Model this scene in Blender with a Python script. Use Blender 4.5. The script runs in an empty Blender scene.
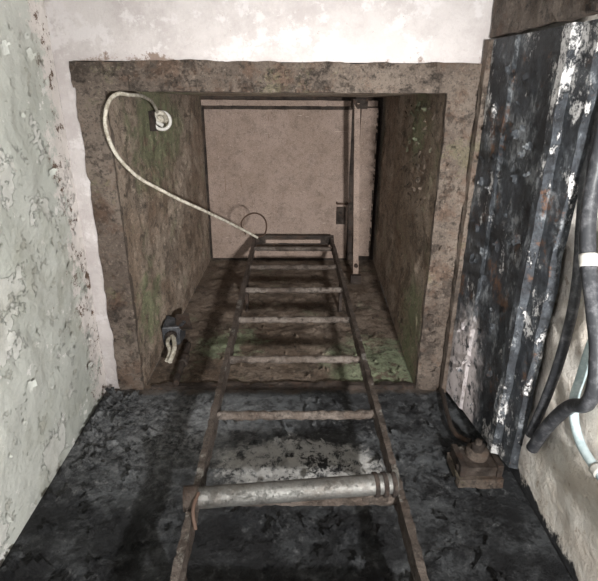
import bpy, bmesh, math, random
from mathutils import Vector, Matrix, noise
random.seed(4)
S=1.2
scene=bpy.context.scene
try:
    scene.view_settings.view_transform='Standard'
except Exception: pass

# ------------------------------------------------------------ materials
def lin(c):
    o=[]
    for v in c:
        v=v/255.0
        o.append(v/12.92 if v<=0.04045 else ((v+0.055)/1.055)**2.4)
    return (o[0],o[1],o[2],1.0)

class Mat:
    def __init__(s,name,rough=0.85,metal=0.0):
        s.m=bpy.data.materials.new(name); s.m.use_nodes=True
        s.nt=s.m.node_tree; s.N=s.nt.nodes; s.L=s.nt.links
        s.b=s.N['Principled BSDF']
        s.b.inputs['Roughness'].default_value=rough
        s.b.inputs['Metallic'].default_value=metal
        s.b.inputs['Specular IOR Level'].default_value=0.3
        tc=s.N.new('ShaderNodeTexCoord'); mp=s.N.new('ShaderNodeMapping')
        mp.inputs['Scale'].default_value=(1/S,)*3
        s.L.new(tc.outputs['Object'],mp.inputs['Vector']); s.v=mp.outputs[0]
    def sv(s,sc,off=(0,0,0)):
        mp=s.N.new('ShaderNodeMapping'); mp.inputs['Scale'].default_value=sc
        mp.inputs['Location'].default_value=off
        s.L.new(s.v,mp.inputs['Vector']); return mp.outputs[0]
    def noise(s,scale,detail=6,rough=0.6,vec=None,dist=0.0):
        n=s.N.new('ShaderNodeTexNoise'); n.inputs['Scale'].default_value=scale
        n.inputs['Detail'].default_value=detail; n.inputs['Roughness'].default_value=rough
        n.inputs['Distortion'].default_value=dist
        s.L.new(vec or s.v,n.inputs['Vector']); return n.outputs['Fac']
    def ramp(s,f,a,b,lo=0.0,hi=1.0):
        n=s.N.new('ShaderNodeMapRange'); n.interpolation_type='SMOOTHSTEP'
        n.inputs['From Min'].default_value=a; n.inputs['From Max'].default_value=b
        n.inputs['To Min'].default_value=lo; n.inputs['To Max'].default_value=hi
        s.L.new(f,n.inputs['Value']); return n.outputs[0]
    def math(s,op,a,b=None,clamp=False):
        n=s.N.new('ShaderNodeMath'); n.operation=op; n.use_clamp=clamp
        for i,x in enumerate((a,b)):
            if x is None: continue
            if isinstance(x,(int,float)): n.inputs[i].default_value=x
            else: s.L.new(x,n.inputs[i])
        return n.outputs[0]
    def mul(s,a,b): return s.math('MULTIPLY',a,b)
    def add(s,a,b): return s.math('ADD',a,b)
    def mix(s,a,b,f):
        n=s.N.new('ShaderNodeMix'); n.data_type='RGBA'
        if isinstance(f,(int,float)): n.inputs[0].default_value=f
        else: s.L.new(f,n.inputs[0])
        for i,x in ((6,a),(7,b)):
            if isinstance(x,tuple): n.inputs[i].default_value=x
            else: s.L.new(x,n.inputs[i])
        return n.outputs[2]
    def spot(s,c,scale,r0,r1,namt=0.5,nscale=18):
        mp=s.N.new('ShaderNodeMapping')
        mp.inputs['Scale'].default_value=scale
        mp.inputs['Location'].default_value=(-c[0]*scale[0],-c[1]*scale[1],-c[2]*scale[2])
        s.L.new(s.v,mp.inputs['Vector'])
        l=s.N.new('ShaderNodeVectorMath'); l.operation='LENGTH'
        s.L.new(mp.outputs[0],l.inputs[0])
        n=s.noise(nscale,10,0.7)
        d=s.add(l.outputs['Value'],s.mul(s.math('SUBTRACT',n,0.5),namt))
        return s.ramp(d,r0,r1,1.0,0.0)
    def axis(s,i):
        n=s.N.new('ShaderNodeSeparateXYZ'); s.L.new(s.v,n.inputs[0]); return n.outputs[i]
    def col(s,c):
        if isinstance(c,tuple): s.b.inputs['Base Color'].default_value=c
        else: s.L.new(c,s.b.inputs['Base Color'])
        return s
    def bump(s,h,dist=0.004,strength=1.0):
        n=s.N.new('ShaderNodeBump'); n.inputs['Distance'].default_value=dist
        n.inputs['Strength'].default_value=strength
        s.L.new(h,n.inputs['Height']); s.L.new(n.outputs[0],s.b.inputs['Normal']); return s

def rust(name,c1,c2,c3,speck=0.5,scale=1.0,bd=0.004,green=None,greens=(),dark=0.7,rough=0.85,light=0.5,gen=0.5,pits=0.5,metal=0.0,blot=0.6,grit=.7,scratch=0):
    """layered corroded steel : base tones, dark oxide blotches, orange bloom, paint remnants, pits"""
    m=Mat(name,rough,metal)
    n1=m.noise(4*scale,12,0.72); n2=m.noise(40*scale,10,0.78); n3=m.noise(150*scale,6,0.85)
    c=m.mix(lin(c1),lin(c2),m.ramp(n1,0.40,0.60))
    c=m.mix(c,lin(tuple(v*.55 for v in c2)),m.mul(m.ramp(m.noise(9*scale,14,0.82),0.52,0.60),blot))
    c=m.mix(c,lin(c3),m.mul(m.ramp(m.noise(13*scale,13,0.82,vec=m.sv((1,1,1),(4,2,7))),0.50,0.60),speck))
    if green:
        gm=m.ramp(m.noise(6*scale,14,0.82,vec=m.sv((1,1,1),(1,8,3))),0.56,0.59)
        c=m.mix(c,lin(green),m.mul(gm,gen))
        for (p,sc,r0,r1) in greens:
            c=m.mix(c,lin(green),m.mul(m.spot(p,sc,r0,r1,0.5,12),m.ramp(m.noise(22,12,.82),0.56,0.53,0.05,0.9)))
    c=m.mix(c,lin(tuple(v*0.38 for v in c1)),m.mul(m.ramp(n2,0.53,0.63),dark))
    c=m.mix(c,lin(tuple(v*0.42 for v in c1)),m.mul(m.ramp(n3,0.51,0.62),grit))
    c=m.mix(c,lin(tuple(min(255,v*1.22+12) for v in c1)),m.mul(m.ramp(m.noise(120*scale,7,0.8,vec=m.sv((1,1,1),(2,5,1))),0.56,0.65),light))
    if scratch:
        c=m.mix(c,lin((198,184,172)),m.mul(m.ramp(m.noise(5,6,.6,vec=m.sv((2.2,18,18),(1,2,3))),.69,.72),scratch))
        c=m.mix(c,lin((96,76,64)),m.mul(m.ramp(m.noise(5,6,.6,vec=m.sv((16,1.6,16),(5,2,3))),.66,.70),scratch))
    m.col(c)
    h=m.add(m.mul(n2,1.8),m.mul(n3,0.9))
    h=m.add(h,m.mul(m.ramp(m.noise(9*scale,14,0.82),0.54,0.56),-pits))
    m.bump(h,bd)
    return m.m

M={}
M['hatch']=rust('hatch_rust',(146,129,119),(136,119,108),(120,102,91),0.4,1.5,0.002,dark=0.35,light=0.6,pits=.15,blot=.3,grit=.5,scratch=.6)
M['frame']=rust('frame_rust',(124,112,102),(94,83,75),(100,76,61),0.55,1.0,0.008,green=(114,110,86),dark=0.75,gen=.5,light=.5,metal=.1,rough=.7,grit=.7)
GR=[((0.26,0.79,1.32),(1,1,1),0.08,0.20),((-0.2,0.79,1.45),(1,1,1.0),0.06,0.13),((-0.40,0.12,1.6),(1,1,0.6),0.08,0.22),((-0.40,0.6,1.35),(1,1,1),0.05,0.14),((0.36,0.65,1.32),(1,1,1),0.05,0.2),((0.37,0.10,1.5),(1,1,1),0.05,0.15)]
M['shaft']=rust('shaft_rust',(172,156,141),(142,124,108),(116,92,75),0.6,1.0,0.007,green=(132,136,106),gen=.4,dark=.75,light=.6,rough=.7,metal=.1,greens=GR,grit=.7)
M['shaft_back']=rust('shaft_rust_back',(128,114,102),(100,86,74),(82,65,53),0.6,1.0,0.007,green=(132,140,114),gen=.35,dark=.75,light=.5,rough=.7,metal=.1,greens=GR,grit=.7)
M['ladder']=rust('ladder_rust',(98,89,83),(70,61,55),(62,46,38),0.6,2.6,0.0025,green=(152,150,144),gen=.6,dark=.7,rough=.5,metal=.35)
M['rung']=rust('rung_rust',(118,109,102),(88,78,71),(70,54,45),0.55,2.6,0.003,dark=.7,light=.6,rough=.5,metal=.35)
M['darkrust']=rust('dark_rust',(72,63,57),(54,47,43),(80,59,47),0.6,1.5,0.004,dark=.6,metal=.15,rough=.7)
M['pipe']=rust('pipe_grey',(108,107,104),(88,86,83),(74,66,59),0.5,1.4,0.001,dark=.5,rough=.38,metal=.5,blot=.5,grit=.35)

# left wall
m=Mat('paint_pale_green',0.7)
big=m.noise(3,8,0.6); n=m.noise(5,14,0.68); fine=m.noise(140,5,0.6); md=m.noise(22,12,0.72)
peel=m.ramp(n,0.54,0.55)
peel2=m.ramp(md,0.60,0.61)
c=m.mix(lin((182,185,178)),lin((194,196,190)),m.ramp(big,0.35,0.65))
c=m.mix(c,lin((206,206,201)),m.mul(peel,.8))
c=m.mix(c,lin((174,172,162)),m.mul(peel2,0.6))
c=m.mix(c,lin((222,221,217)),m.ramp(m.noise(15,12,0.72),0.6,0.62))
c=m.mix(c,lin((122,116,102)),m.mul(m.ramp(m.noise(50,11,0.82),0.62,0.65),.8))
c=m.mix(c,lin((156,156,144)),m.mul(m.ramp(m.noise(4,10,0.75),0.50,0.66),.6))
tp=m.add(m.axis(2),m.mul(m.math('SUBTRACT',m.noise(12,12,0.8),.5),0.45))
top=m.ramp(tp,1.12,1.15)
c=m.mix(c,lin((218,211,207)),m.mul(top,0.9))
c=m.mix(c,lin((96,76,62)),m.mul(m.ramp(tp,1.08,1.14),m.ramp(m.noise(28,12,0.8),0.55,0.58)))
c=m.mix(c,lin((112,84,62)),m.ramp(m.noise(26,12,0.8),0.68,0.70))
m.col(c)
m.bump(m.add(m.add(m.mul(peel,-1.2),m.mul(peel2,-0.8)),m.add(m.mul(fine,0.2),m.mul(m.noise(9,9,0.6),2.2))),0.006)
M['wall_left']=m.m

# ceiling
m=Mat('paint_pinkish_white',0.85)
n=m.noise(6,12,0.75); f=m.noise(60,9,0.8)
c=m.mix(lin((180,174,172)),lin((165,158,156)),m.ramp(n,0.4,0.6))
c=m.mix(c,lin((187,182,181)),m.ramp(m.noise(18,10,0.7),0.52,0.60))
st=m.ramp(m.add(m.axis(1),m.mul(m.math('SUBTRACT',m.noise(9,12,0.8),.5),0.30)),-0.045,-0.02)
inx=m.ramp(m.axis(0),-0.475,-0.46)
c=m.mix(c,lin((104,84,70)),m.mul(m.mul(st,inx),0.85))
c=m.mix(c,lin((120,96,80)),m.mul(m.ramp(f,0.63,0.68),0.7))
m.col(c); m.bump(m.add(n,m.mul(f,0.35)),0.012)
M['ceiling']=m.m

# black painted wall
m=Mat('black_bitumen_paint',0.5)
n=m.noise(4,13,0.74); f=m.noise(48,11,0.82); g=m.noise(200,4,0.7)
c=m.mix(lin((86,88,90)),lin((48,49,51)),m.ramp(n,0.42,0.58))
c=m.mix(c,lin((25,25,27)),m.mul(m.ramp(m.noise(14,12,0.78),.51,.56),.85))
c=m.mix(c,lin((120,121,122)),m.mul(m.ramp(f,0.51,0.62),0.6))
c=m.mix(c,lin((196,195,193)),m.mul(m.ramp(f,0.60,0.65),m.ramp(n,0.5,0.4,0.3,1.0)))
lowd=m.ramp(m.axis(2),.82,.74)
c=m.mix(c,lin((26,26,28)),m.mul(lowd,m.ramp(m.noise(9,10,.75),.42,.56,.2,.9)))
wp=m.spot((0.02,0.79,0.885),(0.45,0.2,1.0),0.07,0.10,0.14,16)
c=m.mix(c,lin((188,186,183)),m.mul(wp,m.ramp(m.noise(34,12,0.84),0.42,0.50)))
c=m.mix(c,lin((40,40,42)),m.mul(wp,m.ramp(m.noise(10,13,0.82),0.53,0.56)))
wp2=m.spot((-0.33,0.79,1.02),(0.7,0.2,1.0),0.05,0.28,0.25,12)
c=m.mix(c,lin((138,139,140)),m.mul(wp2,m.ramp(f,0.40,0.6)))
tb=m.ramp(m.add(m.axis(2),m.mul(m.math('SUBTRACT',m.noise(22,8,0.7),.5),0.10)),1.165,1.19)
c=m.mix(c,lin((100,86,74)),m.mul(tb,0.6))
m.col(c)
m.bump(m.add(m.mul(m.ramp(n,0.5,0.52),1.2),m.add(m.mul(f,1.8),m.mul(m.noise(14,9,.7),2.4))),0.009)
M['black']=m.m

# steel lintel
m=Mat('black_flaked_paint',0.45)
sv=m.sv((12,5.5,9)); n=m.noise(1.1,14,0.8,vec=sv); f=m.noise(70,10,0.82)
n2=m.noise(1.8,14,0.82,vec=m.sv((10,5,9),(3,1,2)))
c=m.mix(lin((40,42,46)),lin((66,70,75)),m.ramp(n2,0.42,0.56))
c=m.mix(c,lin((130,133,136)),m.mul(m.ramp(n2,0.53,0.58),0.8))
c=m.mix(c,lin((24,25,27)),m.mul(m.ramp(f,.52,.58),.8))
zz=m.axis(2)
low=m.ramp(zz,1.0,.80,0.0,.015)
nn=m.add(n,low)
wm=m.ramp(nn,0.555,0.575)
c=m.mix(c,lin((198,196,195)),m.mul(wm,m.ramp(f,.57,.49,.1,1)))
far=m.spot((0.43,0.72,1.08),(1,0.5,1.0),0.06,0.13,0.16,22)
c=m.mix(c,lin((205,196,196)),m.mul(far,m.ramp(m.noise(30,10,.8),.42,.48)))
c=m.mix(c,lin((92,66,50)),m.mul(m.ramp(m.noise(9,12,0.82),0.57,0.60),0.8))
m.col(c)
m.bump(m.add(m.mul(wm,0.6),m.add(m.mul(f,1.2),m.mul(n2,.5))),0.004)
M['lintel']=m.m

# right rough wall
m=Mat('rough_lime_render',0.9)
n=m.noise(12,12,0.7); f=m.noise(75,6,0.65)
c=m.mix(lin((232,226,218)),lin((216,206,195)),m.ramp(n,0.4,0.62))
c=m.mix(c,lin((166,144,122)),m.mul(m.ramp(m.noise(36,10,0.8),0.58,0.63),0.7))
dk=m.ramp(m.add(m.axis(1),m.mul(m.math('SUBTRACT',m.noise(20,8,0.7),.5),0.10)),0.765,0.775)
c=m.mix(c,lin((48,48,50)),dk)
m.col(c); m.bump(m.add(m.mul(n,2.2),m.mul(f,.8)),0.008)
M['wall_right']=m.m

m=Mat('concrete_floor',0.9); m.col(m.mix(lin((120,114,106)),lin((90,86,80)),m.noise(8,8,0.6))); m.bump(m.noise(60),0.004); M['floor']=m.m
m=Mat('cord_white',0.7); m.col(m.mix(lin((178,172,160)),lin((130,123,110)),m.ramp(m.noise(70,7,0.7),0.4,0.62)))
m.bump(m.noise(300,2,0.5),0.001); M['cord']=m.m
m=Mat('cable_black',0.42); m.col(m.mix(lin((46,47,50)),lin((84,84,87)),m.ramp(m.noise(50,8,0.75),0.46,0.66))); m.bump(m.noise(80),0.001); M['cable']=m.m
m=Mat('tape_white',0.6); m.col(m.mix(lin((200,198,194)),lin((155,151,142)),m.noise(60,8,.7))); M['tape']=m.m
m=Mat('pvc_pale_blue',0.6); m.col(m.mix(lin((176,188,190)),lin((146,162,165)),m.ramp(m.noise(40,7,0.7),0.4,0.6))); M['blue']=m.m
m=Mat('dark_wire',0.7); m.col(m.mix(lin((84,64,52)),lin((60,48,42)),m.noise(60))); M['wire']=m.m

# ------------------------------------------------------------ geometry helpers
def link(name,me,mat,parent=None,smooth=False):
    ob=bpy.data.objects.new(name,me); scene.collection.objects.link(ob)
    if mat: me.materials.append(M[mat])
    if parent: ob.parent=parent
    if smooth:
        for p in me.polygons: p.use_smooth=True
    return ob
def empty(name):
    e=bpy.data.objects.new(name,None); e.empty_display_size=0.1; scene.collection.objects.link(e); return e
def finish(bm,name,mat,parent=None,bevel=0,smooth=False):
    if bevel:
        bmesh.ops.bevel(bm,geom=list(bm.edges),offset=bevel,segments=2,profile=0.6,affect='EDGES')
    bmesh.ops.recalc_face_normals(bm,faces=bm.faces)
    me=bpy.data.meshes.new(name); bm.to_mesh(me); bm.free()
    return link(name,me,mat,parent,smooth)
def box8(bm,p):
    v=[bm.verts.new(q) for q in p]
    for f in ((0,1,2,3),(7,6,5,4),(0,4,5,1),(1,5,6,2),(2,6,7,3),(3,7,4,0)):
        bm.faces.new([v[i] for i in f])
def corners(lo,hi):
    (a,b,c),(d,e,f)=lo,hi
    return [(a,b,c),(d,b,c),(d,e,c),(a,e,c),(a,b,f),(d,b,f),(d,e,f),(a,e,f)]
def box(name,lo,hi,mat,parent=None,bevel=0.002):
    bm=bmesh.new(); box8(bm,corners(lo,hi)); return finish(bm,name,mat,parent,bevel)
def roughbox(name,lo,hi,mat,parent=None,amp=0.003,step=0.012,freq=25,p8=None):
    bm=bmesh.new(); box8(bm,p8 or corners(lo,hi))
    bmesh.ops.recalc_face_normals(bm,faces=bm.faces)
    for k in range(9):
        es=[e for e in bm.edges if e.calc_length()>step*1.6]
        if not es or len(bm.verts)>60000: break
        bmesh.ops.subdivide_edges(bm,edges=es,cuts=1,use_grid_fill=True)
    bm.normal_update()
    for v in bm.verts:
        d=noise.noise(v.co*freq)*amp+noise.noise(v.co*freq*3.1)*amp*0.5
        v.co+=v.normal*d
    return finish(bm,name,mat,parent,0,False)
def grid(name,o,u,v,nu,nv,nrm,amp,mat,parent=None,freq=6,step=0.0,p4=None):
    nrm=Vector(nrm); bm=bmesh.new(); rows=[]
    for j in range(nv+1):
        r=[]
        for i in range(nu+1):
            s,t=i/nu,j/nv
            if p4:
                a,b,c,d=[Vector(q) for q in p4]
                p=(a*(1-s)+b*s)*(1-t)+(d*(1-s)+c*s)*t
            else: p=Vector(o)+Vector(u)*s+Vector(v)*t
            edge=min(1,8*min(s,1-s,t,1-t)+0.15)
            h=noise.fractal(p*freq,1.0,2.0,5)*amp
            if step:
                q=noise.fractal(p*9+Vector((3,1,7)),0.8,2.0,6)
                if q>0.12: h-=step
            r.append(bm.verts.new(p+nrm*h*edge))
        rows.append(r)
    for j in range(nv):
        for i in range(nu):
            bm.faces.new((rows[j][i],rows[j][i+1],rows[j+1][i+1],rows[j+1][i]))
    me=bpy.data.meshes.new(name); bm.to_mesh(me); bm.free()
    return link(name,me,mat,parent,True)
def tube(name,pts,r,mat,parent=None,cyc=False,straight=False):
    cu=bpy.data.curves.new(name,'CURVE'); cu.dimensions='3D'; cu.bevel_depth=r; cu.bevel_resolution=4
    cu.use_fill_caps=True; cu.resolution_u=10
    if straight:
        sp=cu.splines.new('POLY'); sp.points.add(len(pts)-1)
        for i,p in enumerate(pts): sp.points[i].co=(*p,1)
    else:
        sp=cu.splines.new('BEZIER'); sp.bezier_points.add(len(pts)-1)
        for i,p in enumerate(pts):
            b=sp.bezier_points[i]; b.co=p; b.handle_left_type=b.handle_right_type='AUTO'
    sp.use_cyclic_u=cyc
    tmp=bpy.data.objects.new('tmp',cu); scene.collection.objects.link(tmp)
    bpy.context.view_layer.update()
    me=bpy.data.meshes.new_from_object(tmp); me.materials.clear()
    bpy.data.objects.remove(tmp); bpy.data.curves.remove(cu)
    return link(name,me,mat,parent,True)
def rod(name,a,b,r,mat,parent=None,amp=0.0015,ns=14,freq=30):
    a=Vector(a); b=Vector(b); d=(b-a); n=max(4,int(d.length/0.006)); z=d.normalized()
    x=z.orthogonal().normalized(); y=z.cross(x); bm=bmesh.new(); R=[]
    for i in range(n+1):
        c=a+d*i/n; ring=[]
        for k in range(ns):
            t=2*math.pi*k/ns; dr=x*math.cos(t)+y*math.sin(t); p=c+dr*r
            ring.append(bm.verts.new(p+dr*(noise.noise(p*freq)*amp+noise.noise(p*freq*3)*amp*.6)))
        R.append(ring)
    for i in range(n):
        for k in range(ns): bm.faces.new((R[i][k],R[i][(k+1)%ns],R[i+1][(k+1)%ns],R[i+1][k]))
    bm.faces.new(R[0][::-1]); bm.faces.new(R[-1])
    return finish(bm,name,mat,parent,0,True)

ZC=1.2; ZF=-1.3; XL=-.512; XR=.49; YB=.79; YF=-1.5; ZT=2.3
# ------------------------------------------------------------ room shell
wl=e=empty('wall_left')
grid('painted_surface',(XL,YF,ZF),(0,YB-YF,0),(0,0,ZC-ZF),230,250,(1,0,0),0.006,'wall_left',e,5,0.003)
box('masonry',(XL-.12,YF,ZF),(XL-.012,YB+.1,ZC+.1),'floor',e,0)
e=empty('wall_right')
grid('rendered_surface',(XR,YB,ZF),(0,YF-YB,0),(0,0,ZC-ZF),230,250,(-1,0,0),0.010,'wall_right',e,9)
box('masonry',(XR+.015,YF,ZF),(XR+.12,YB+.1,ZC+.1),'floor',e,0)
wb=e=empty('wall_back')
grid('black_painted_surface',(XL,YB,ZF),(XR-XL,0,0),(0,0,ZC-ZF),200,420,(0,-1,0),0.009,'black',e,9,0.004)
box('masonry',(XL,YB+.012,ZF),(XR,YB+.12,ZC),'floor',e,0)
box('wall_front',(XL,YF-.1,ZF),(XR,YF,ZC),'wall_left',None,0)
box('floor',(XL-.12,YF-.1,ZF-.1),(XR+.12,YB+.12,ZF),'floor',None,0)
e=empty('ceiling')
bx0,bx1,by0=-.474,.416,-.047
grid('soffit_front',(XL,by0,ZC),(XR-XL,0,0),(0,YF-by0,0),110,110,(0,0,-1),0.006,'ceiling',e,7)
grid('soffit_left',(XL,YB,ZC),(bx0-XL+.002,0,0),(0,by0-YB-.002,0),8,120,(0,0,-1),0.003,'ceiling',e,9)
grid('soffit_right',(bx1,YB,ZC),(XR-bx1,0,0),(0,by0-YB,0),10,100,(0,0,-1),0.003,'frame',e,9)
box('slab_front',(XL-.12,YF-.1,ZC+.012),(XR+.12,by0,ZC+.25),'floor',e,0)
box('slab_left',(XL-.12,by0,ZC+.012),(bx0,YB+.1,ZC+.25),'floor',e,0)
box('slab_right',(bx1,by0,ZC+.012),(XR+.12,YB+.1,ZC+.25),'floor',e,0)

# ------------------------------------------------------------ hatch frame + shaft
ix0,ix1,iy0=-.408,.352,.010
fr=empty('hatch_frame')
roughbox('flange_left',(bx0,by0,ZC-.010),(ix0,YB-.002,ZC+.008),'frame',fr,0.006,freq=18)
roughbox('flange_right',(ix1,by0,ZC-.010),(bx1,YB-.002,ZC+.008),'frame',fr,0.006,freq=18)
roughbox('flange_front',(bx0-.004,by0,ZC-.012),(bx1+.004,iy0,ZC+.006),'frame',fr,0.007,freq=18)
roughbox('lip_front',(ix0,iy0-.006,ZC-.016),(ix1,iy0+.004,ZC+.05),'frame',fr,0.004)
roughbox('sill_back',(ix0+.02,YB-.012,ZC-.006),(ix1,YB+.01,ZC+.010),'darkrust',fr,0.008,0.008,30)
tx0,tx1,ty0,ty1=-.385,.402,.045,.785
sh=empty('access_shaft')
zt=ZT+.01
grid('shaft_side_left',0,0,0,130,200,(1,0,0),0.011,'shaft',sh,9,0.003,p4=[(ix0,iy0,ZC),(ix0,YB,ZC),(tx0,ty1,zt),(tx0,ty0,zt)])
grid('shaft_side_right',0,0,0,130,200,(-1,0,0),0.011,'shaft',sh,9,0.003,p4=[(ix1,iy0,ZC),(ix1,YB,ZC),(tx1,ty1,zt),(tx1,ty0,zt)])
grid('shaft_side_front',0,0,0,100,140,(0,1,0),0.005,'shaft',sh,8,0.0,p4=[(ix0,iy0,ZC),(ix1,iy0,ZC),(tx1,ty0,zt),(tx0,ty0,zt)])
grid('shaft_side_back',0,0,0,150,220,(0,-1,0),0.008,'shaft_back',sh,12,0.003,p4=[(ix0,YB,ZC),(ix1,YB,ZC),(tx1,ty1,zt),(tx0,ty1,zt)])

# ------------------------------------------------------------ hatch cover
hc=empty('hatch_cover')
roughbox('lid_plate',(-.372,.085,ZT-.005),(.268,.772,ZT+.012),'hatch',hc,0.0015,0.02,8)
box('lid_backing',(-.45,-.02,ZT+.013),(.46,.86,ZT+.05),'darkrust',hc,0)
roughbox('rim_front',(-.375,.058,ZT-.055),(.37,.080,ZT+.01),'hatch',hc,0.002)
roughbox('rim_front_lip',(-.37,.080,ZT-.022),(.268,.096,ZT-.006),'darkrust',hc,0.002)
roughbox('rim_right',(.300,.085,ZT-.07),(.372,.74,ZT-.055),'hatch',hc,0.002)
roughbox('rim_right_web',(.366,.085,ZT-.07),(.374,.74,ZT+.01),'darkrust',hc,0.002)
roughbox('stop_plate',(-.02,.675,ZT-.014),(.055,.70,ZT-.004),'darkrust',hc,0.001)
roughbox('catch_plate',(.215,.52,ZT-.02),(.255,.60,ZT-.004),'darkrust',hc,0.001)
tube('handle',[(.215,.50,ZT-.004),(.215,.50,ZT-.035),(.262,.50,ZT-.035),(.262,.50,ZT-.004)],.004,'wire',hc,straight=True)
for i,(sx,sy) in enumerate([(-.1,.42),(.05,.33),(-.2,.2),(.12,.5)]):
    rod('rivet_%d'%(i+1),(sx,sy,ZT-.008),(sx,sy,ZT),.004,'hatch',hc,0)
lb=empty('locking_bar')
roughbox('bar',0,0,'hatch',lb,0.002,p8=[(.240,.06,1.99),(.262,.06,1.99),(.290,.765,1.99),(.268,.765,1.99),(.240,.06,2.008),(.262,.06,2.008),(.290,.765,2.008),(.268,.765,2.008)])
roughbox('end_foot',(.255,.74,1.965),(.30,.775,1.99),'darkrust',lb,0.002)
roughbox('pivot_bracket',(.235,.045,1.99),(.29,.08,2.06),'darkrust',lb,0.002)
rod('bolt',(.277,.70,1.975),(.277,.70,2.03),.008,'darkrust',lb)

# ------------------------------------------------------------ ladder
ld=empty('ladder')
lx0,lx1=-.161,.187
for nm,x,sg in (('rail_left',lx0,1),('rail_right',lx1,-1)):
    roughbox(nm,(x-.006,.634,ZF),(x+.006,.674,2.215),'ladder',ld,0.0026,0.008,50)
zs=[.655+.2365*k for k in range(-8,7)]
for i,z in enumerate(zs):
    rod('rung_%d'%(i+1),(lx0-.004,.655,z),(lx1+.004,.655,z),.0095,'rung',ld,0.003,freq=70)
roughbox('top_plate',(lx0-.01,.630,2.19),(lx1+.01,.672,2.20),'darkrust',ld,0.002)
roughbox('top_stop',(lx0+.05,.645,2.175),(lx1-.05,.66,2.19),'hatch',ld,0.002)
for z in (.52,-.9,1.72):
    for k,x in enumerate((lx0,lx1)):
        roughbox('wall_tab_%d_%d'%(int(z*100)+100,k),(x-.005,.67,z-.015),(x+.005,YB-.004,z+.015),'darkrust',ld,0.001)
pr=empty('metal_pipe')
rod('tube_body',(lx0-.008,.630,.634),(lx1-.005,.630,.666),.0175,'pipe',pr,0.0006,28,14)
for i in range(3):
    x=lx1-.045+i*.015
    rod('clamp_ring_%d'%(i+1),(x,.630,.662),(x+.007,.630,.6627),.0205,'darkrust',pr,0.001,20)
rod('end_cap',(lx0-.014,.630,.6335),(lx0+.010,.630,.6365),.0205,'ladder',pr,0.002,20)
tube('tie_wire',[(lx0+.012,.612,.628),(lx0+.008,.62,.60),(lx0+.014,.64,.58)],.003,'wire',pr)

# ------------------------------------------------------------ rope
rp=empty('pull_rope')
P=[(-.385,.084,1.555),(-.375,.05,1.47),(-.364,.034,1.37),(-.357,.022,1.20),(-.379,.022,1.165),(-.395,.054,1.143),(-.396,.112,1.143),(-.371,.182,1.179),(-.3125,.247,1.249),(-.238,.326,1.379),(-.16,.423,1.555),(-.112,.478,1.64)]
tube('cord',P,.0043,'cord',rp)
tube('wire_loop',[(-.112,.478,1.64),(-.088,.478,1.69),(-.094,.442,1.763),(-.141,.438,1.819),(-.185,.481,1.855),(-.175,.54,1.90)],.0028,'wire',rp)
tube('knot',[(-.385,.084,1.555),(-.372,.10,1.565),(-.365,.085,1.548),(-.38,.075,1.535),(-.392,.09,1.545),(-.38,.10,1.558)],.0065,'cord',rp,cyc=True)
hk=empty('ring_hook')
cx,cy,cz=-.375,.098,1.545
tube('ring',[(cx+.022*math.cos(t)+.0,cy+.024*math.sin(t),cz+.012*math.cos(t)) for t in [i*math.pi/4 for i in range(8)]],.005,'tape',hk,cyc=True)
roughbox('ring_plate',(-.404,.07,1.515),(-.390,.125,1.575),'darkrust',hk,0.001)
rod('eye_stem',(-.398,.098,1.545),(-.372,.112,1.545),.006,'tape',hk)

# ------------------------------------------------------------ broken junction box
jb=empty('junction_box')
bm=bmesh.new(); box8(bm,[(-.400,.70,1.40),(-.345,.70,1.41),(-.350,.765,1.41),(-.400,.765,1.40),(-.400,.69,1.475),(-.335,.705,1.46),(-.345,.77,1.475),(-.400,.77,1.475)])
finish(bm,'housing','cable',jb,0.004)
bm=bmesh.new()
vs=[bm.verts.new(p) for p in [(-.335,.71,1.40),(-.315,.73,1.45),(-.335,.70,1.50),(-.37,.69,1.47),(-.36,.70,1.42)]]
bm.faces.new(vs); r=bmesh.ops.extrude_face_region(bm,geom=bm.faces[:])
for v in [g for g in r['geom'] if isinstance(g,bmesh.types.BMVert)]: v.co.y-=.004
finish(bm,'bent_cover','darkrust',jb,0)
rod('gland',(-.372,.725,1.385),(-.372,.728,1.412),.016,'darkrust',jb)
tube('wire_1',[(-.372,.725,1.40),(-.355,.72,1.36),(-.345,.73,1.31),(-.35,.745,1.27)],.007,'cord',jb)
tube('wire_2',[(-.375,.73,1.40),(-.375,.728,1.36),(-.36,.74,1.32),(-.362,.75,1.285)],.006,'cord',jb)
cp=empty('conduit_pipe')
rod('tube',(-.318,.768,1.19),(-.325,.768,1.42),.009,'darkrust',cp,0.002)
rod('coupling',(-.319,.768,1.30),(-.320,.768,1.34),.013,'darkrust',cp,0.002)

# ------------------------------------------------------------ steel lintel on the right
sl=empty('steel_lintel')
prof=[(.428,1.195),(.431,1.06),(.436,1.05),(.438,.885),(.431,.877),(.431,.855),(.444,.848),(.446,.800),(.462,.795),(.466,1.195)]
bm=bmesh.new(); n=120; rows=[]
pp=[]
for i in range(len(prof)):
    a=Vector(prof[i]); b=Vector(prof[(i+1)%len(prof)]); k=max(1,int((b-a).length/.008))
    for j in range(k): pp.append(a+(b-a)*j/k)
for j in range(n+1):
    s=j/n; row=[]
    for q in pp:
        tz=(q.y-.77)/.43
        yend=.715+.065*tz
        y=-.092+(yend+.092)*s
        p=Vector((q.x,y,q.y))
        d=noise.fractal(p*22,0.9,2.0,4)*.0014
        row.append(bm.verts.new(p+Vector((-d,0,noise.fractal(p*16,0.9,2.0,4)*.005 if q.y<.9 else 0))))
    rows.append(row)
for j in range(n):
    for i in range(len(pp)):
        k=(i+1)%len(pp); bm.faces.new((rows[j][i],rows[j][k],rows[j+1][k],rows[j+1][i]))
bm.faces.new(rows[0][::-1]); bm.faces.new(rows[-1])
finish(bm,'web',"lintel",sl)
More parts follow.
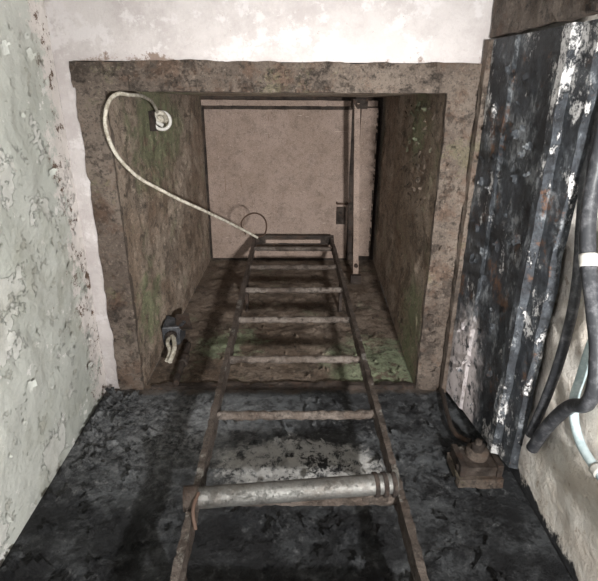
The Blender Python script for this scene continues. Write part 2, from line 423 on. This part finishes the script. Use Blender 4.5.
roughbox('edge_strip',(.418,-.092,1.165),(.432,.78,1.190),'frame',sl,0.003)
for i,y in enumerate((.05,.3,.55)):
    rod('rivet_%d'%(i+1),(.424,y,1.11),(.436,y,1.11),.010,'lintel',sl,0.001)
sb=empty('steel_beam')
roughbox('beam_web',(.428,-1.2,.80),(.444,-.098,1.190),'frame',sb,0.004,0.02)
roughbox('beam_flange',(.424,-1.2,.785),(.478,-.098,.80),'darkrust',sb,0.004,0.02)
# hinge bracket : base plate, two cheeks, big nut and washer
hb=empty('hinge_bracket')
roughbox('base_plate',(.355,.764,.815),(.450,.786,.90),'frame',hb,0.003,0.008,40)
roughbox('cheek_left',(.358,.735,.822),(.370,.77,.893),'darkrust',hb,0.002,0.008,40)
roughbox('cheek_right',(.436,.735,.822),(.448,.77,.893),'darkrust',hb,0.002,0.008,40)
roughbox('face_plate',(.366,.742,.826),(.440,.768,.892),'ladder',hb,0.003,0.008,40)
rod('washer',(.406,.728,.866),(.406,.744,.866),.024,'frame',hb,0.001,24)
rod('bolt_nut',(.406,.712,.866),(.406,.732,.866),.014,'darkrust',hb,0.0005,6)
rod('bolt_shank',(.406,.702,.866),(.406,.714,.866),.007,'rung',hb,0.0005,12)
rod('pin',(.354,.752,.838),(.453,.752,.838),.007,'darkrust',hb,0.001,12)
tube('hanging_strap',[(.418,.775,1.17),(.408,.77,1.11),(.396,.768,1.03),(.392,.765,.98),(.40,.758,.94),(.415,.755,.925)],.006,'darkrust',hb)

# ------------------------------------------------------------ cables right
c=empty('electrical_cable')
tube('sheath',[(.472,-.3,.84),(.468,.05,.812),(.466,.185,.778),(.463,.307,.742),(.461,.4165,.738),(.459,.516,.75),(.462,.62,.78)],.0085,'cable',c)
c=empty('electrical_cable.001')
tube('sheath',[(.468,.0,.775),(.464,.10,.765),(.459,.166,.752),(.456,.245,.718),(.456,.312,.675),(.456,.376,.640),(.456,.443,.635),(.460,.485,.68),(.463,.56,.73),(.464,.64,.765)],.0115,'cable',c)
rod('tape_band',(.4565,.236,.7225),(.4560,.253,.7135),.013,'tape',c,0.0005)
c=empty('plastic_conduit')
tube('tube',[(.472,.20,.66),(.472,.33,.68),(.472,.43,.69),(.472,.49,.69),(.472,.53,.66),(.472,.545,.60),(.472,.55,.45),(.472,.55,-1.28)],.0075,'blue',c)
rod('clip',(.472,.5445,.59),(.472,.545,.605),.010,'tape',c)

# ------------------------------------------------------------ peeling paint flakes
def flakes(name,mat,fn,n,smin,smax,curl,parent=None):
    bm=bmesh.new()
    for i in range(n):
        o,u,v,w=fn(i)
        s=random.uniform(smin,smax); asp=random.uniform(.5,1.1); rot=random.uniform(0,6.28)
        U=u*math.cos(rot)+v*math.sin(rot); V=-u*math.sin(rot)+v*math.cos(rot)
        K=4; g={}
        for a in range(-K,K+1):
            for b in range(-K,K+1):
                ang=math.atan2(b,a); rr=math.hypot(a,b)/K
                lim=.75+.35*noise.noise(Vector((math.cos(ang)*1.5+i*3.1,math.sin(ang)*1.5,i*.7)))
                if rr>lim*1.15: continue
                x=a/K; y=b/K
                h=(max(0,x+.4)**2)*curl*random.uniform(.92,1.05)
                g[a,b]=bm.verts.new(o+U*x*s+V*y*s*asp+w*(h*s+.002))
        for a in range(-K,K):
            for b in range(-K,K):
                q=[(a,b),(a+1,b),(a+1,b+1),(a,b+1)]
                if all(t in g for t in q): bm.faces.new([g[t] for t in q])
    return finish(bm,name,mat,parent,0,True)
def f_corner(i):
    if i%2: z=ZC-.03-abs(random.gauss(0,.12))
    else: z=random.uniform(.35,1.15)
    if i%3: return Vector((XL+.045+random.random()*.05*(1+(ZC-z)),YB-.006,z)),Vector((1,0,0)),Vector((0,0,1)),Vector((0,-1,0))
    return Vector((XL+.03,YB-.02,z)),Vector((.7,.7,0)),Vector((0,0,1)),Vector((.7,-.7,0))
flakes('corner_paint_flakes','black',f_corner,90,.010,.03,.5,wb)
def f_left(i):
    return Vector((XL+.006,random.uniform(-.1,.72),random.uniform(.1,1.16))),Vector((0,1,0)),Vector((0,0,1)),Vector((1,0,0))
flakes('paint_flakes','wall_left',f_left,120,.005,.018,.35,wl)
def f_back(i):
    return Vector((random.uniform(-.38,.42),YB-.006,random.uniform(.3,1.15))),Vector((1,0,0)),Vector((0,0,1)),Vector((0,-1,0))
flakes('paint_flakes_black','black',f_back,190,.006,.026,.45,wb)
def f_shaft(i):
    if i%2:
        z=random.uniform(1.25,1.7); return Vector((ix1-.006+ (z-1.2)*.045,random.uniform(.04,.3),z)),Vector((0,1,0)),Vector((0,0,1)),Vector((-1,0,0))
    z=random.uniform(1.22,1.6); return Vector((random.uniform(-.3,.34),YB-.006,z)),Vector((1,0,0)),Vector((0,0,1)),Vector((0,-1,0))
flakes('rust_scale','shaft_back',f_shaft,170,.005,.014,.6,sh)
def f_frame(i):
    k=i%3
    if k==0: return Vector((random.uniform(bx0+.01,ix0-.01),random.uniform(0,.76),ZC-.011)),Vector((1,0,0)),Vector((0,1,0)),Vector((0,0,-1))
    if k==1: return Vector((random.uniform(ix1+.01,bx1-.01),random.uniform(0,.76),ZC-.011)),Vector((1,0,0)),Vector((0,1,0)),Vector((0,0,-1))
    return Vector((random.uniform(bx0,bx1),random.uniform(by0+.01,iy0-.006),ZC-.013)),Vector((1,0,0)),Vector((0,1,0)),Vector((0,0,-1))
flakes('frame_scale','frame',f_frame,110,.004,.012,.5,fr)
def f_lint(i):
    z=random.uniform(.90,1.14); return Vector((.430+(1.16-z)*.02,random.uniform(-.05,.70),z)),Vector((0,1,0)),Vector((0,0,1)),Vector((-1,0,0))
flakes('paint_flakes_lintel','lintel',f_lint,90,.005,.016,.4,sl)

# ------------------------------------------------------------ scale everything
for me in {o.data for o in scene.objects if o.type=='MESH'}:
    me.transform(Matrix.Scale(S,4))

# ------------------------------------------------------------ lights
def place(o,loc,target):
    o.location=Vector(loc)*S
    o.rotation_euler=(Vector(target)-Vector(loc)).to_track_quat('-Z','Y').to_euler()
    scene.collection.objects.link(o)
def area(name,loc,target,size,power,col):
    l=bpy.data.lights.new(name,'AREA'); l.shape='DISK'; l.size=size*S; l.energy=power*S*S; l.color=col
    o=bpy.data.objects.new(name,l); place(o,loc,target); return o
def spotl(name,loc,target,ang,blend,size,power,col):
    l=bpy.data.lights.new(name,'SPOT'); l.spot_size=math.radians(ang); l.spot_blend=blend
    l.shadow_soft_size=size*S; l.energy=power*S*S; l.color=col
    o=bpy.data.objects.new(name,l); place(o,loc,target); return o
area('camera_flash',(.36,.08,-.42),(-.05,.45,1.3),.04,30,(1,.995,.98))
spotl('hatch_fill_spot',(.32,.06,-.40),(0.0,.45,2.2),50,1.0,.02,140,(1,.985,.965))  # added spot to brighten the hatch, not a real torch
spotl('shaft_fill_spot',(-.36,.05,-.30),(0.2,.4,1.8),60,1.0,.10,35,(1,.985,.965))  # added soft spot from the left, lifts the shaft walls; no real source
area('right_wall_fill',(-.38,-.5,-.2),(.35,.45,.8),.4,3.8,(1,.995,.975))  # added fill aimed at the right wall; the room has no such lamp
w=bpy.data.worlds.new('World'); scene.world=w; w.use_nodes=True
w.node_tree.nodes['Background'].inputs[0].default_value=(.5,.52,.55,1)
w.node_tree.nodes['Background'].inputs[1].default_value=.15

# ------------------------------------------------------------ camera
cd=bpy.data.cameras.new('camera'); cam=bpy.data.objects.new('camera',cd); scene.collection.objects.link(cam)
cd.sensor_width=36; cd.lens=36*500/598; cd.clip_start=.01
th=math.radians(22.3)
F=Vector((0,math.sin(th),math.cos(th))); U=Vector((0,-math.cos(th),math.sin(th))); R=Vector((1,0,0))
yaw=math.radians(1.0)
F2=F*math.cos(yaw)+R*math.sin(yaw); R2=R*math.cos(yaw)-F*math.sin(yaw)
cam.matrix_world=Matrix((R2,U,-F2)).transposed().to_4x4()
scene.camera=cam
